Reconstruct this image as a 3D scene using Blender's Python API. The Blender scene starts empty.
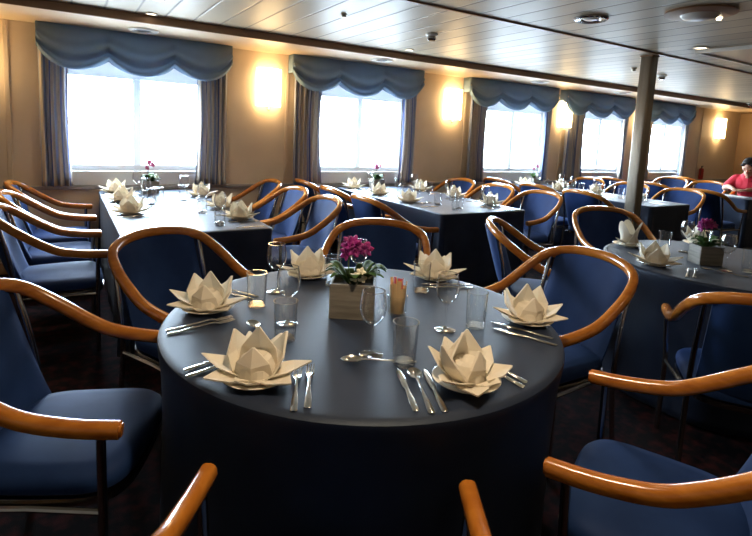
import bpy, bmesh, math, random
from mathutils import Vector, Matrix
PI = math.pi
R = math.radians
S = bpy.context.scene
C = S.collection
random.seed(7)

# ------------------------------------------------------------------ camera
CAM_Z = 1.425
YAW, PITCH, ROLL, FPX, PPY = R(31.587), R(7.241), R(2.846), 512.2, 196.86
fwd = Vector((math.sin(YAW)*math.cos(PITCH), math.cos(YAW)*math.cos(PITCH), -math.sin(PITCH)))
rgt = Vector((math.cos(YAW), -math.sin(YAW), 0))
upv = rgt.cross(fwd)
cr = rgt*math.cos(ROLL) + upv*math.sin(ROLL)
cu = -rgt*math.sin(ROLL) + upv*math.cos(ROLL)
cam_d = bpy.data.cameras.new('camera')
cam_d.sensor_width = 36.0
cam_d.lens = FPX*36.0/752
cam_d.shift_y = -(268-PPY)/752
cam_d.clip_start = 0.02
cam = bpy.data.objects.new('camera', cam_d)
C.objects.link(cam)
m = Matrix((cr, cu, -fwd)).transposed().to_4x4()
m.translation = (0, 0, CAM_Z)
cam.matrix_world = m
S.camera = cam

# ------------------------------------------------------------------ world, daylight, exposure
SKY_STRENGTH = 58.0
SKY_COLOR = (0.70, 0.85, 1.0)
SEA_COLOR = (0.22, 0.26, 0.30)
w = bpy.data.worlds.new('overcast_sky')
S.world = w
w.use_nodes = True
nt = w.node_tree
bg = nt.nodes['Background']
bg.inputs['Color'].default_value = (*SKY_COLOR, 1)
bg.inputs['Strength'].default_value = SKY_STRENGTH
w_tc = nt.nodes.new('ShaderNodeTexCoord'); w_sp = nt.nodes.new('ShaderNodeSeparateXYZ')
w_mr = nt.nodes.new('ShaderNodeMapRange'); w_mr.inputs['From Min'].default_value = -.03; w_mr.inputs['From Max'].default_value = .02
w_mx = nt.nodes.new('ShaderNodeMix'); w_mx.data_type = 'RGBA'
w_mx.inputs['A'].default_value = (*SEA_COLOR, 1); w_mx.inputs['B'].default_value = (*SKY_COLOR, 1)
nt.links.new(w_tc.outputs['Generated'], w_sp.inputs[0]); nt.links.new(w_sp.outputs['Z'], w_mr.inputs['Value'])
nt.links.new(w_mr.outputs['Result'], w_mx.inputs['Factor']); nt.links.new(w_mx.outputs['Result'], bg.inputs['Color'])
S.view_settings.view_transform = 'Standard'
S.view_settings.look = 'None'
S.view_settings.exposure = 0.5
S.view_settings.gamma = 1.0
S.view_settings.use_curve_mapping = False
cy = S.cycles
cy.max_bounces = 8
cy.diffuse_bounces = 4
cy.glossy_bounces = 4
cy.transmission_bounces = 6
cy.transparent_max_bounces = 24
cy.caustics_reflective = False
cy.caustics_refractive = False
cy.sample_clamp_indirect = 6.0
cy.use_denoising = True
cy.use_adaptive_sampling = False

WALL_Y = 5.5
OUT_Y = 5.66
SOF_Y, SOF_Z, CEIL_Z = 4.72, 2.215, 2.28
X0, X1, Y0 = -2.6, 12.5, -3.4
SILL_Z, HEAD_Z, LEDGE_Z = 0.93, 1.96, 0.79
# window centre, half width of the opening, then curtain extents: left0,left1,right0,right1
WINS = [(0.63, 0.66, -0.17, 0.07, 1.165, 1.53),
        (3.14, 0.66, 2.24, 2.60, 3.70, 4.03),
        (5.77, 0.66, 4.86, 5.20, 6.36, 6.66),
        (7.86, 0.62, 6.90, 7.36, 8.38, 8.68),
        (9.84, 0.60, 9.00, 9.28, 10.35, 10.71)]
for wx, hw, *_ in WINS:                       # sampling portals at the real openings
    ld = bpy.data.lights.new('daylight_portal', 'AREA')
    ld.shape = 'RECTANGLE'; ld.size = 2*hw; ld.size_y = HEAD_Z-SILL_Z
    ld.cycles.is_portal = True
    lo = bpy.data.objects.new('daylight_portal', ld)
    lo.location = (wx, OUT_Y+0.02, (SILL_Z+HEAD_Z)/2)
    lo.rotation_euler = (R(-90), 0, 0)
    C.objects.link(lo)

WARM = (1.0, 0.76, 0.50)
DOWNLIGHT_W = 24.0

# ------------------------------------------------------------------ materials
def mat(name, col, rough=0.5, metal=0.0, spec=0.5, **kw):
    mt = bpy.data.materials.new(name)
    mt.use_nodes = True
    b = mt.node_tree.nodes['Principled BSDF']
    b.inputs['Base Color'].default_value = (*col, 1)
    b.inputs['Roughness'].default_value = rough
    b.inputs['Metallic'].default_value = metal
    b.inputs['Specular IOR Level'].default_value = spec
    for k, v in kw.items():
        b.inputs[k].default_value = v
    return mt

def N(mt, typ, **kw):
    n = mt.node_tree.nodes.new(typ)
    for k, v in kw.items():
        if k in n.inputs.keys(): n.inputs[k].default_value = v
        else: setattr(n, k, v)
    return n
def L(mt, a, b): mt.node_tree.links.new(a, b)
def bsdf(mt): return mt.node_tree.nodes['Principled BSDF']

def noise_col(mt, c1, c2, scale=8, detail=4, stretch=(1, 1, 1), lo=.35, hi=.65, coord='Object'):
    tc = N(mt, 'ShaderNodeTexCoord'); mp = N(mt, 'ShaderNodeMapping'); mp.inputs['Scale'].default_value = stretch
    nz = N(mt, 'ShaderNodeTexNoise', Scale=scale, Detail=detail)
    rp = N(mt, 'ShaderNodeValToRGB')
    rp.color_ramp.elements[0].position = lo; rp.color_ramp.elements[0].color = (*c1, 1)
    rp.color_ramp.elements[1].position = hi; rp.color_ramp.elements[1].color = (*c2, 1)
    L(mt, tc.outputs[coord], mp.inputs['Vector']); L(mt, mp.outputs[0], nz.inputs['Vector'])
    L(mt, nz.outputs['Fac'], rp.inputs['Fac']); L(mt, rp.outputs['Color'], bsdf(mt).inputs['Base Color'])
    return nz
def noise_bump(mt, scale=200, strength=.2, dist=.002, coord='Object', detail=3):
    tc = N(mt, 'ShaderNodeTexCoord'); nz = N(mt, 'ShaderNodeTexNoise', Scale=scale, Detail=detail)
    bp = N(mt, 'ShaderNodeBump', Strength=strength, Distance=dist)
    L(mt, tc.outputs[coord], nz.inputs['Vector']); L(mt, nz.outputs['Fac'], bp.inputs['Height'])
    L(mt, bp.outputs['Normal'], bsdf(mt).inputs['Normal'])

M = {}
M['wood'] = mat('bentwood_varnish', (.42, .16, .035), .22, 0, .5, **{'Coat Weight': .6, 'Coat Roughness': .12})
noise_col(M['wood'], (.40, .125, .014), (.58, .215, .030), 14, 5, (1, 1, 3), .3, .7)
M['blue'] = mat('blue_velvet', (.014, .042, .14), .7, 0, .2, **{'Sheen Weight': .08, 'Sheen Roughness': .35})
noise_col(M['blue'], (.007, .026, .100), (.013, .040, .140), 6, 5)
bsdf(M['blue']).inputs['Sheen Tint'].default_value = (.25, .45, 1, 1)
M['chrome'] = mat('dark_chrome', (.42, .40, .38), .18, 1.0)
M['black'] = mat('black_enamel', (.012, .012, .014), .3)
M['cloth'] = mat('navy_tablecloth', (.020, .028, .058), .50, 0, .39, **{'Sheen Weight': .06, 'Sheen Roughness': .35})
noise_col(M['cloth'], (.011, .017, .036), (.017, .025, .050), 5, 6)
bsdf(M['cloth']).inputs['Specular Tint'].default_value = (.72, .85, 1, 1)
noise_bump(M['cloth'], 420, .25, .002)
M['table'] = mat('table_laminate', (.20, .12, .06), .4)
M['china'] = mat('white_china', (.82, .78, .68), .15, 0, .5)
M['steel'] = mat('cutlery_steel', (.72, .70, .66), .16, 1.0)
M['silver'] = mat('satin_metal', (.55, .50, .40), .35, 1.0)

def glass_mat(name, tint=(1, 1, 1), base=.06):
    mt = bpy.data.materials.new(name); mt.use_nodes = True
    t = mt.node_tree; t.nodes.clear()
    out = t.nodes.new('ShaderNodeOutputMaterial'); mix = t.nodes.new('ShaderNodeMixShader')
    tr = t.nodes.new('ShaderNodeBsdfTransparent'); gl = t.nodes.new('ShaderNodeBsdfGlossy')
    tr.inputs['Color'].default_value = (*tint, 1); gl.inputs['Roughness'].default_value = .03
    lw = t.nodes.new('ShaderNodeLayerWeight'); lw.inputs['Blend'].default_value = .28
    mr = t.nodes.new('ShaderNodeMapRange'); mr.inputs['To Min'].default_value = base; mr.inputs['To Max'].default_value = .75
    t.links.new(lw.outputs['Facing'], mr.inputs['Value'])
    pw = t.nodes.new('ShaderNodeMath'); pw.operation = 'POWER'; pw.inputs[1].default_value = 1.4
    t.links.new(mr.outputs['Result'], pw.inputs[0])
    t.links.new(pw.outputs[0], mix.inputs['Fac'])
    t.links.new(tr.outputs[0], mix.inputs[1]); t.links.new(gl.outputs[0], mix.inputs[2])
    t.links.new(mix.outputs[0], out.inputs['Surface'])
    return mt
def glass_mat(name, tint=(1, 1, 1), base=.06, top=.9, power=2.2):
    """thin clear glass: see-through face on, mirror-like at grazing angles"""
    mt = bpy.data.materials.new(name); mt.use_nodes = True
    t = mt.node_tree; t.nodes.clear()
    out = t.nodes.new('ShaderNodeOutputMaterial'); mix = t.nodes.new('ShaderNodeMixShader')
    tr = t.nodes.new('ShaderNodeBsdfTransparent'); gl = t.nodes.new('ShaderNodeBsdfGlossy')
    tr.inputs['Color'].default_value = (*tint, 1); gl.inputs['Roughness'].default_value = .06
    lw = t.nodes.new('ShaderNodeLayerWeight'); lw.inputs['Blend'].default_value = .5
    pw = t.nodes.new('ShaderNodeMath'); pw.operation = 'POWER'; pw.inputs[1].default_value = power
    mr = t.nodes.new('ShaderNodeMapRange'); mr.inputs['To Min'].default_value = base; mr.inputs['To Max'].default_value = top
    t.links.new(lw.outputs['Facing'], pw.inputs[0]); t.links.new(pw.outputs[0], mr.inputs['Value'])
    t.links.new(mr.outputs['Result'], mix.inputs['Fac'])
    t.links.new(tr.outputs[0], mix.inputs[1]); t.links.new(gl.outputs[0], mix.inputs[2])
    t.links.new(mix.outputs[0], out.inputs['Surface'])
    return mt
M['glass'] = glass_mat('clear_glass', (.985, .99, .99), .045, 1.0, 2.6)
M['rim'] = glass_mat('highlight_glass_edge', (1, 1, 1), .42, 1.0, 1.5)  # same glass, mirror share raised to put in the bright edge highlight
M['pane'] = glass_mat('window_glass', (.97, .99, 1), .05)

def fabric_mat(name, col, trans=.35):
    """woven curtain cloth that lets some daylight through"""
    mt = mat(name, col, .85, 0, .2)
    b = bsdf(mt); out = [n for n in mt.node_tree.nodes if n.type == 'OUTPUT_MATERIAL'][0]
    tl = N(mt, 'ShaderNodeBsdfTranslucent'); mx = N(mt, 'ShaderNodeMixShader'); mx.inputs['Fac'].default_value = trans
    tl.inputs['Color'].default_value = (*col, 1)
    L(mt, b.outputs[0], mx.inputs[1]); L(mt, tl.outputs[0], mx.inputs[2]); L(mt, mx.outputs[0], out.inputs['Surface'])
    mt['tl'] = tl.name
    return mt
M['valance'] = fabric_mat('slate_blue_swag_cloth', (.25, .36, .49), .26)
M['linen'] = fabric_mat('cream_linen', (.90, .84, .72), .24)
M['frame'] = fabric_mat('glare_white_window_frame', (.88, .91, .94), .16)  # translucency makes the white frame glow, imitating window glare
M['drape'] = fabric_mat('striped_drape_cloth', (.3, .3, .3), .22)
def stripes(mt):
    uv = N(mt, 'ShaderNodeUVMap'); sp = N(mt, 'ShaderNodeSeparateXYZ'); fr = N(mt, 'ShaderNodeMath', operation='FRACT')
    rp = N(mt, 'ShaderNodeValToRGB'); rp.color_ramp.interpolation = 'CONSTANT'
    e = rp.color_ramp.elements
    cols = [(0, (.54, .49, .43)), (.22, (.24, .29, .44)), (.34, (.46, .45, .46)), (.55, (.13, .17, .36)), (.63, (.58, .53, .47)), (.85, (.36, .40, .50))]
    while len(e) < len(cols): e.new(.5)
    for i, (p, c) in enumerate(cols): e[i].position = p; e[i].color = (*c, 1)
    L(mt, uv.outputs[0], sp.inputs[0]); L(mt, sp.outputs['X'], fr.inputs[0]); L(mt, fr.outputs[0], rp.inputs['Fac'])
    L(mt, rp.outputs['Color'], bsdf(mt).inputs['Base Color']); L(mt, rp.outputs['Color'], mt.node_tree.nodes[mt['tl']].inputs['Color'])
stripes(M['drape'])

M['wall'] = mat('beige_wall_panel', (.63, .53, .42), .5, 0, .4)
noise_col(M['wall'], (.61, .51, .40), (.66, .555, .44), 3, 5)
M['walldark'] = mat('side_wall_panel', (.40, .27, .15), .55)
M['soffit'] = mat('soffit_paint', (.72, .58, .41), .4)
M['trim'] = mat('brown_wood_trim', (.27, .15, .080), .4)
M['ledge'] = mat('grey_ledge', (.30, .29, .29), .45)
M['board'] = mat('white_board', (.8, .8, .8), .5)
M['apron'] = mat('pale_grey_apron', (.62, .63, .64), .4)
M['white'] = mat('white_enamel', (.75, .74, .70), .35)
M['carpet'] = mat('dark_red_carpet', (.03, .012, .012), .95, 0, .1)
noise_col(M['carpet'], (.007, .006, .008), (.040, .010, .011), 16, 6, (1, 1, 1), .45, .68)
noise_bump(M['carpet'], 300, .5, .004)
M['pillar'] = mat('brushed_bronze_cladding', (.22, .185, .14), .36, .6)
noise_col(M['pillar'], (.15, .125, .095), (.20, .17, .13), 5, 4, (6, 6, .4))
M['greywood'] = mat('limed_planter_wood', (.30, .265, .21), .6)
noise_col(M['greywood'], (.15, .137, .112), (.25, .23, .195), 7, 6, (1, 1, 9))
M['leaf'] = mat('green_leaf', (.035, .085, .018), .6, 0, .15)
noise_col(M['leaf'], (.02, .055, .012), (.06, .12, .03), 20, 3)
M['stem'] = mat('green_stem', (.06, .11, .03), .5)
M['purple'] = mat('magenta_petal', (.34, .012, .20), .55, **{'Subsurface Weight': .1})
noise_col(M['purple'], (.16, .005, .11), (.33, .012, .22), 30, 3)
M['pink'] = mat('pink_petal', (.62, .16, .36), .6)
M['whitepetal'] = mat('white_petal', (.80, .78, .62), .6)
M['yellow'] = mat('yellow_flower_heart', (.6, .4, .05), .6)
M['soil'] = mat('potting_soil', (.03, .02, .012), .95)
M['sachet'] = mat('cream_paper', (.70, .50, .27), .7)
M['pinkpaper'] = mat('pink_paper', (.62, .12, .16), .6)
M['orange'] = mat('orange_paper', (.75, .25, .03), .6)
M['red'] = mat('red_enamel', (.35, .015, .012), .35)
M['redcloth'] = mat('red_polo_cloth', (.50, .010, .028), .8)
M['skin'] = mat('skin', (.46, .24, .15), .5, **{'Subsurface Weight': .08})
M['hair'] = mat('black_hair', (.010, .008, .007), .7, 0, .2)
M['trousers'] = mat('dark_trousers', (.02, .022, .03), .85)
M['paper'] = mat('white_paper', (.82, .82, .80), .7)
M['grille'] = mat('dark_grille', (.03, .028, .026), .5)
M['eye'] = mat('dark_eye', (.02, .015, .012), .2)

def emit(name, col, st):
    mt = bpy.data.materials.new(name); mt.use_nodes = True
    b = bsdf(mt); b.inputs['Base Color'].default_value = (.8, .75, .65, 1)
    b.inputs['Emission Color'].default_value = (*col, 1); b.inputs['Emission Strength'].default_value = st
    return mt
M['sconce'] = emit('lit_opal_glass', (1, .68, .32), 11.0)
M['lamp'] = emit('lit_lamp_lens', (1, .83, .55), 5.0)

def ceiling_mat():
    mt = mat('ceiling_strip_panels', (.55, .50, .41), .44, .0, .27, **{'Coat Weight': .03, 'Coat Roughness': .3})
    bsdf(mt).inputs['Specular Tint'].default_value = (1, .93, .80, 1)
    tc = N(mt, 'ShaderNodeTexCoord'); sp = N(mt, 'ShaderNodeSeparateXYZ')
    sb = N(mt, 'ShaderNodeMath', operation='SUBTRACT'); sb.inputs[1].default_value = .303
    dv = N(mt, 'ShaderNodeMath', operation='DIVIDE'); dv.inputs[1].default_value = .2215
    fr = N(mt, 'ShaderNodeMath', operation='FRACT'); fl = N(mt, 'ShaderNodeMath', operation='FLOOR')
    L(mt, tc.outputs['Object'], sp.inputs[0]); L(mt, sp.outputs['X'], sb.inputs[0]); L(mt, sb.outputs[0], dv.inputs[0])
    L(mt, dv.outputs[0], fr.inputs[0]); L(mt, dv.outputs[0], fl.inputs[0])
    pp = N(mt, 'ShaderNodeMath', operation='PINGPONG'); pp.inputs[1].default_value = .5
    L(mt, fr.outputs[0], pp.inputs[0])
    mr = N(mt, 'ShaderNodeMapRange'); mr.inputs['From Min'].default_value = .0; mr.inputs['From Max'].default_value = .06
    L(mt, pp.outputs[0], mr.inputs['Value'])
    wn = N(mt, 'ShaderNodeTexWhiteNoise', noise_dimensions='1D'); L(mt, fl.outputs[0], wn.inputs['W'])
    rp = N(mt, 'ShaderNodeValToRGB'); e = rp.color_ramp.elements
    e[0].color = (.44, .37, .26, 1); e[1].color = (.55, .47, .34, 1)
    L(mt, wn.outputs['Value'], rp.inputs['Fac'])
    mx = N(mt, 'ShaderNodeMix', data_type='RGBA'); mx.inputs['A'].default_value = (.13, .10, .07, 1)
    L(mt, mr.outputs['Result'], mx.inputs['Factor']); L(mt, rp.outputs['Color'], mx.inputs['B'])
    L(mt, mx.outputs['Result'], bsdf(mt).inputs['Base Color'])
    bp = N(mt, 'ShaderNodeBump', Strength=.6, Distance=.006)
    L(mt, mr.outputs['Result'], bp.inputs['Height']); L(mt, bp.outputs['Normal'], bsdf(mt).inputs['Normal'])
    return mt
M['ceiling'] = ceiling_mat()

# ------------------------------------------------------------------ mesh helpers
def link(name, bm, m, parent=None, smooth=True, loc=None):
    me = bpy.data.meshes.new(name)
    bmesh.ops.recalc_face_normals(bm, faces=bm.faces[:])
    bm.to_mesh(me); bm.free()
    if smooth:
        me.polygons.foreach_set('use_smooth', [True]*len(me.polygons))
        try: me.set_sharp_from_angle(angle=R(42))
        except Exception: pass
    for k in (m if isinstance(m, (list, tuple)) else [m]): me.materials.append(k)
    o = bpy.data.objects.new(name, me); C.objects.link(o)
    if parent: o.parent = parent
    if loc: o.location = loc
    return o
def tag(o, label=None, cat=None, group=None, kind=None):
    if label: o['label'] = label
    if cat: o['category'] = cat
    if group: o['group'] = group
    if kind: o['kind'] = kind
    return o
def empty(name, loc=(0, 0, 0), rz=0):
    o = bpy.data.objects.new(name, None); C.objects.link(o)
    o.location = loc; o.rotation_euler = (0, 0, rz); o.empty_display_size = .1
    return o
KIDS = {}
def kid(o, p):
    KIDS.setdefault(p.name, []).append(o); return o
def copy_tree(o, parent=None):
    c = o.copy(); C.objects.link(c); c.parent = parent
    for ch in list(o.children): copy_tree(ch, c)
    return c

def box(bm, x0, x1, y0, y1, z0, z1, bev=0, seg=2):
    vs = [bm.verts.new((x, y, z)) for x in (x0, x1) for y in (y0, y1) for z in (z0, z1)]
    f = [(0, 1, 3, 2), (4, 6, 7, 5), (0, 4, 5, 1), (2, 3, 7, 6), (0, 2, 6, 4), (1, 5, 7, 3)]
    fs = [bm.faces.new([vs[i] for i in q]) for q in f]
    if bev:
        es = list({e for q in fs for e in q.edges})
        bmesh.ops.bevel(bm, geom=es, offset=bev, segments=seg, affect='EDGES', profile=.5)
def catmull(pts, n=6):
    P = [Vector(p) for p in pts]
    P = [2*P[0]-P[1]]+P+[2*P[-1]-P[-2]]
    out = []
    for i in range(1, len(P)-2):
        a, b, c, d = P[i-1:i+3]
        for k in range(n):
            t = k/n
            out.append(.5*((2*b)+(c-a)*t+(2*a-5*b+4*c-d)*t*t+(3*b-a-3*c+d)*t**3))
    out.append(P[-2]); return out
def tube(bm, pts, r, seg=10, cap=True, up=(0, 0, 1), flat=1.0, power=2.0):
    """sweep a (super)elliptic section along a polyline; r number or list; flat scales the section along 'up'"""
    pts = [Vector(p) for p in pts]; n = len(pts)
    rs = r if isinstance(r, (list, tuple)) else [r]*n
    rings = []
    prev = None
    for i, p in enumerate(pts):
        t = (pts[min(i+1, n-1)]-pts[max(i-1, 0)]).normalized()
        u = Vector(up) if prev is None else prev
        s = t.cross(u)
        if s.length < 1e-4: s = t.cross(Vector((1, 0, 0)))
        s.normalize(); u = s.cross(t).normalized()
        if prev is not None: prev = u
        elif abs(t.dot(Vector(up))) > .9: prev = u
        ring = []
        for k in range(seg):
            a = 2*PI*k/seg; c, q = math.cos(a), math.sin(a)
            if power != 2.0:
                c = math.copysign(abs(c)**(2/power), c); q = math.copysign(abs(q)**(2/power), q)
            ring.append(bm.verts.new(p+s*c*rs[i]+u*q*rs[i]*flat))
        rings.append(ring)
    for a, b in zip(rings, rings[1:]):
        for k in range(seg):
            bm.faces.new((a[k], a[(k+1) % seg], b[(k+1) % seg], b[k]))
    if cap:
        bm.faces.new(rings[0][::-1]); bm.faces.new(rings[-1])
    return rings
def lathe(bm, prof, seg=24, c=(0, 0, 0)):
    """closed revolve of (r,z) profile; r==0 makes a pole"""
    rings = []
    for r, z in prof:
        if r < 1e-6: rings.append([bm.verts.new((c[0], c[1], c[2]+z))])
        else: rings.append([bm.verts.new((c[0]+r*math.cos(2*PI*k/seg), c[1]+r*math.sin(2*PI*k/seg), c[2]+z)) for k in range(seg)])
    for a, b in zip(rings, rings[1:]):
        for k in range(seg):
            k2 = (k+1) % seg
            if len(a) == 1 and len(b) > 1: bm.faces.new((a[0], b[k], b[k2]))
            elif len(b) == 1 and len(a) > 1: bm.faces.new((a[k], a[k2], b[0]))
            elif len(a) > 1: bm.faces.new((a[k], a[k2], b[k2], b[k]))
def ellipsoid(bm, c, r, rot=None, u=16, v=10):
    mt = Matrix.Translation(c) @ (rot.to_4x4() if rot else Matrix.Identity(4)) @ Matrix.Diagonal((*r, 1))
    bmesh.ops.create_uvsphere(bm, u_segments=u, v_segments=v, radius=1, matrix=mt)
def grid(bm, fn, nu, nv, uvfn=None, closed=False):
    vs = [[bm.verts.new(fn(i/nu, j/nv)) for j in range(nv+1)] for i in range(nu if closed else nu+1)]
    uvl = bm.loops.layers.uv.verify() if uvfn else None
    nn = len(vs)
    for i in range(nu):
        for j in range(nv):
            a = vs[i]; b = vs[(i+1) % nn]
            f = bm.faces.new((a[j], b[j], b[j+1], a[j+1]))
            if uvfn:
                for lp, (p, q) in zip(f.loops, ((i, j), (i+1, j), (i+1, j+1), (i, j+1))): lp[uvl].uv = uvfn(p/nu, q/nv)
    return vs
def solid(o, th, off=0):
    md = o.modifiers.new('solidify', 'SOLIDIFY'); md.thickness = th; md.offset = off
    return o
def B(): return bmesh.new()

# ================================================================== SETTING
def struct(name, bm, m, parent=None, smooth=False):
    o = link(name, bm, m, parent, smooth)
    if parent is None: o['kind'] = 'structure'
    return o
bm = B(); box(bm, X0-.2, X1+.2, Y0-.2, OUT_Y, -.1, 0); struct('floor', bm, M['carpet'])
bm = B(); box(bm, X0-.2, X1+.2, Y0-.2, SOF_Y, CEIL_Z, CEIL_Z+.1); struct('ceiling', bm, M['ceiling'])
bm = B(); box(bm, X0-.2, X1+.2, SOF_Y, OUT_Y, SOF_Z, CEIL_Z+.1); struct('ceiling_soffit', bm, M['soffit'])
bm = B(); box(bm, X0, X1, SOF_Y-.016, SOF_Y, SOF_Z-.004, CEIL_Z, .004); struct('trim_1', bm, M['trim'])
bm = B(); box(bm, X0, X1, 2.845, 2.873, CEIL_Z-.012, CEIL_Z, .002); struct('trim_2', bm, M['trim'])
# window wall: piers and strips
bm = B()
xs = [X0-.2]+[v for c, h, *_ in WINS for v in (c-h, c+h)]+[X1+.2]
for a, b in zip(xs[0::2], xs[1::2]): box(bm, a, b, WALL_Y, OUT_Y, 0, SOF_Z)
for c, h, *_ in WINS:
    box(bm, c-h, c+h, WALL_Y, OUT_Y, 0, SILL_Z); box(bm, c-h, c+h, WALL_Y, OUT_Y, HEAD_Z, SOF_Z)
struct('wall_window', bm, M['wall'])
bm = B(); box(bm, X1, X1+.2, Y0-.2, WALL_Y, 0, CEIL_Z); struct('wall_right', bm, M['walldark'])
bm = B(); box(bm, X0-.2, X0, Y0-.2, WALL_Y, 0, CEIL_Z); struct('wall_left', bm, M['wall'])
bm = B(); box(bm, X0, X1, Y0-.2, Y0, 0, CEIL_Z); struct('wall_back', bm, M['walldark'])
bm = B(); box(bm, X0, X1, WALL_Y-.035, WALL_Y, LEDGE_Z-.035, LEDGE_Z, .005); struct('trim_3', bm, M['ledge'])
bm = B(); box(bm, X0, X1, WALL_Y-.015, WALL_Y, 0, .10, .003); struct('baseboard_window', bm, M['trim'])
bm = B(); box(bm, X1-.015, X1, Y0, WALL_Y-.035, 0, .10, .003); struct('baseboard_right', bm, M['trim'])
for i, x in enumerate((-.40, 2.15, 4.76, 6.78, 8.84, 10.98)):          # panel joint strips of the wall
    bm = B(); box(bm, x-.018, x+.018, WALL_Y-.008, WALL_Y, LEDGE_Z, SOF_Z, .002); struct('trim_%d' % (i+4), bm, M['wall'])
for i, (c, h, *_) in enumerate(WINS):
    root = empty('window_%d' % (i+1), (c, OUT_Y-.05, SILL_Z)); root['kind'] = 'structure'
    H = HEAD_Z-SILL_Z
    bm = B()
    box(bm, -h, -h+.075, -.035, .035, 0, H, .004); box(bm, h-.075, h, -.035, .035, 0, H, .004)
    box(bm, -h+.075, h-.075, -.035, .035, 0, .05, .004); box(bm, -h+.075, h-.075, -.035, .035, H-.15, H, .004)
    box(bm, -.035, .035, -.03, .03, .05, H-.15, .004)
    link('window_frame', bm, M['frame'], root, False)
    bm = B(); box(bm, -h, h, -.10, -.035, -.03, .0, .004); link('window_sill', bm, M['frame'], root, False)
    bm = B(); box(bm, -h-.02, h+.02, -.13, -.111, -.138, -.002, .004); link('window_apron', bm, M['apron'], root, False)
    for s in (-1, 1):
        bm = B(); a, b = sorted((s*.035, s*(h-.075))); box(bm, a, b, -.004, .004, .05, H-.15)
        link('pane', bm, M['pane'], root, False)

# ---------------- pillar
root = empty('pillar', (4.86, 2.99, 0)); root['kind'] = 'structure'
bm = B(); box(bm, -.058, .058, -.058, .058, 0, CEIL_Z, .014, 4); link('pillar_cladding', bm, M['pillar'], root)
bm = B(); box(bm, -.064, .064, -.064, .064, CEIL_Z-.012, CEIL_Z, .006); link('pillar_collar', bm, M['trim'], root)

# ---------------- curtains
WN = ['leftmost window', 'second window from the left', 'third window from the left', 'fourth window', 'rightmost window']
def valance(i, x0, x1):
    wd = x1-x0; top = SOF_Z-.0015
    knots = [0, .33, .67, 1]
    low = [1.84, 1.83, 1.84]
    def bottom(u):
        k = 0 if u < knots[1] else (1 if u < knots[2] else 2)
        t = (u-knots[k])/(knots[k+1]-knots[k])
        e0 = 2.02 if k == 0 else 1.945
        e1 = 2.02 if k == 2 else 1.945
        # hanging swag between two gathered points
        e = e0*(1-t)+e1*t
        sag = (4*t*(1-t))**.8
        return e-(e-low[k])*sag, t, k
    def fn(u, v):
        zb, t, k = bottom(u)
        x = x0+wd*u
        z = top+(zb-top)*v
        sw = math.sin(PI*t)
        fold = .022*math.sin(v**1.6*5.0*PI+(1-sw)*2.0)*min(1, max(0, v-.12)*2.2)*(.6+.4*abs(2*t-1))
        y = 5.345-.045*math.sin(PI*min(v*1.05, 1))*sw - fold
        gather = math.exp(-((t if k else t-9)/.08)**2)+math.exp(-((1-t if k < 2 else 9)/.08)**2)
        y += .03*gather*v + .005*math.sin(u*90)*v*(1-v)
        return Vector((x, y, z))
    bm = B(); grid(bm, fn, 96, 44)
    for x in (x0, x1):                                     # side returns back to the wall
        grid(bm, lambda u, v, x=x: Vector((x, 5.345+u*(WALL_Y-5.35), top+(2.02-top)*v)), 4, 3)
    bmesh.ops.remove_doubles(bm, verts=bm.verts[:], dist=.0008)
    root = empty('valance', ((x0+x1)/2, 5.4, top))
    tag(root, 'slate blue scalloped swag valance over the '+WN[i], 'valance', 'blue swag valances over the windows')
    o = link('swag', bm, M['valance'], root); o.location = (-(x0+x1)/2, -5.4, -top); solid(o, .004)
    bm = B(); box(bm, x0+.03, x1-.03, 5.36, 5.385, top-.03, top-.001, .003)
    o = link('pelmet_board', bm, M['board'], root, False); o.location = (-(x0+x1)/2, -5.4, -top)
def drape(i, x0, x1, side):
    wd = x1-x0; top = 2.15; bot = LEDGE_Z+.004
    nf = max(4, round(wd/.055))
    ph = random.random()*6
    def fn(u, v):
        z = top+(bot-top)*v
        pull = .10*wd*math.sin(PI*v)*(1 if side == 'l' else -1)
        inner = u if side == 'l' else 1-u
        x = x0+wd*u - pull*inner*.9
        a = .018+.008*v
        y = 5.432+a*math.sin(u*nf*2*PI+ph+.5*math.sin(v*3+ph)) + .006*math.sin(u*nf*5.1+v*4)
        return Vector((x, y, z))
    bm = B(); grid(bm, fn, nf*10, 22, lambda u, v: (u*wd*7.5+ph, v))
    o = link('curtain', bm, M['drape']); solid(o, .003)
    tag(o, 'striped grey and blue curtain hanging at the %s of the %s' % ('left' if side == 'l' else 'right', WN[i]), 'curtain', 'striped curtains beside the windows')
for i, (c, h, l0, l1, r0, r1) in enumerate(WINS):
    valance(i, (l0-.012)*.968, (r1+.012)*.968); drape(i, l0*.987, l1*.987, 'l'); drape(i, r0*.987, r1*.968-.012, 'r')

# ---------------- wall sconces
for x, where in ((-.66, 'left of the leftmost window, at the photo edge'), (1.925, 'between the leftmost and second windows'), (4.50, 'between the second and third windows'),
                 (6.78, 'between the third and fourth windows'), (8.84, 'partly behind the pillar'), (11.62, 'right of the rightmost window')):
    root = empty('wall_sconce', (x, WALL_Y, 1.62))
    tag(root, 'lit opal glass wall sconce %s' % where, 'wall lamp', 'lit sconces on the window wall')
    bm = B(); box(bm, -.05, .05, -.03, -.008, .03, .40, .004); link('bracket', bm, M['silver'], root)
    bm = B()                                              # half-round shade, open top and bottom
    grid(bm, lambda u, v: Vector((.135*math.cos(PI*u), -.028-.105*math.sin(PI*u), .02+.40*v)), 20, 6)
    o = link('shade', bm, M['sconce'], root); solid(o, .006)
    bm = B(); lathe(bm, [(0, -.03), (.010, -.025), (.012, -.01), (.006, .0), (.006, .05), (0, .05)], 10, (0, -.045, 0)); link('finial', bm, M['silver'], root)

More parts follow.
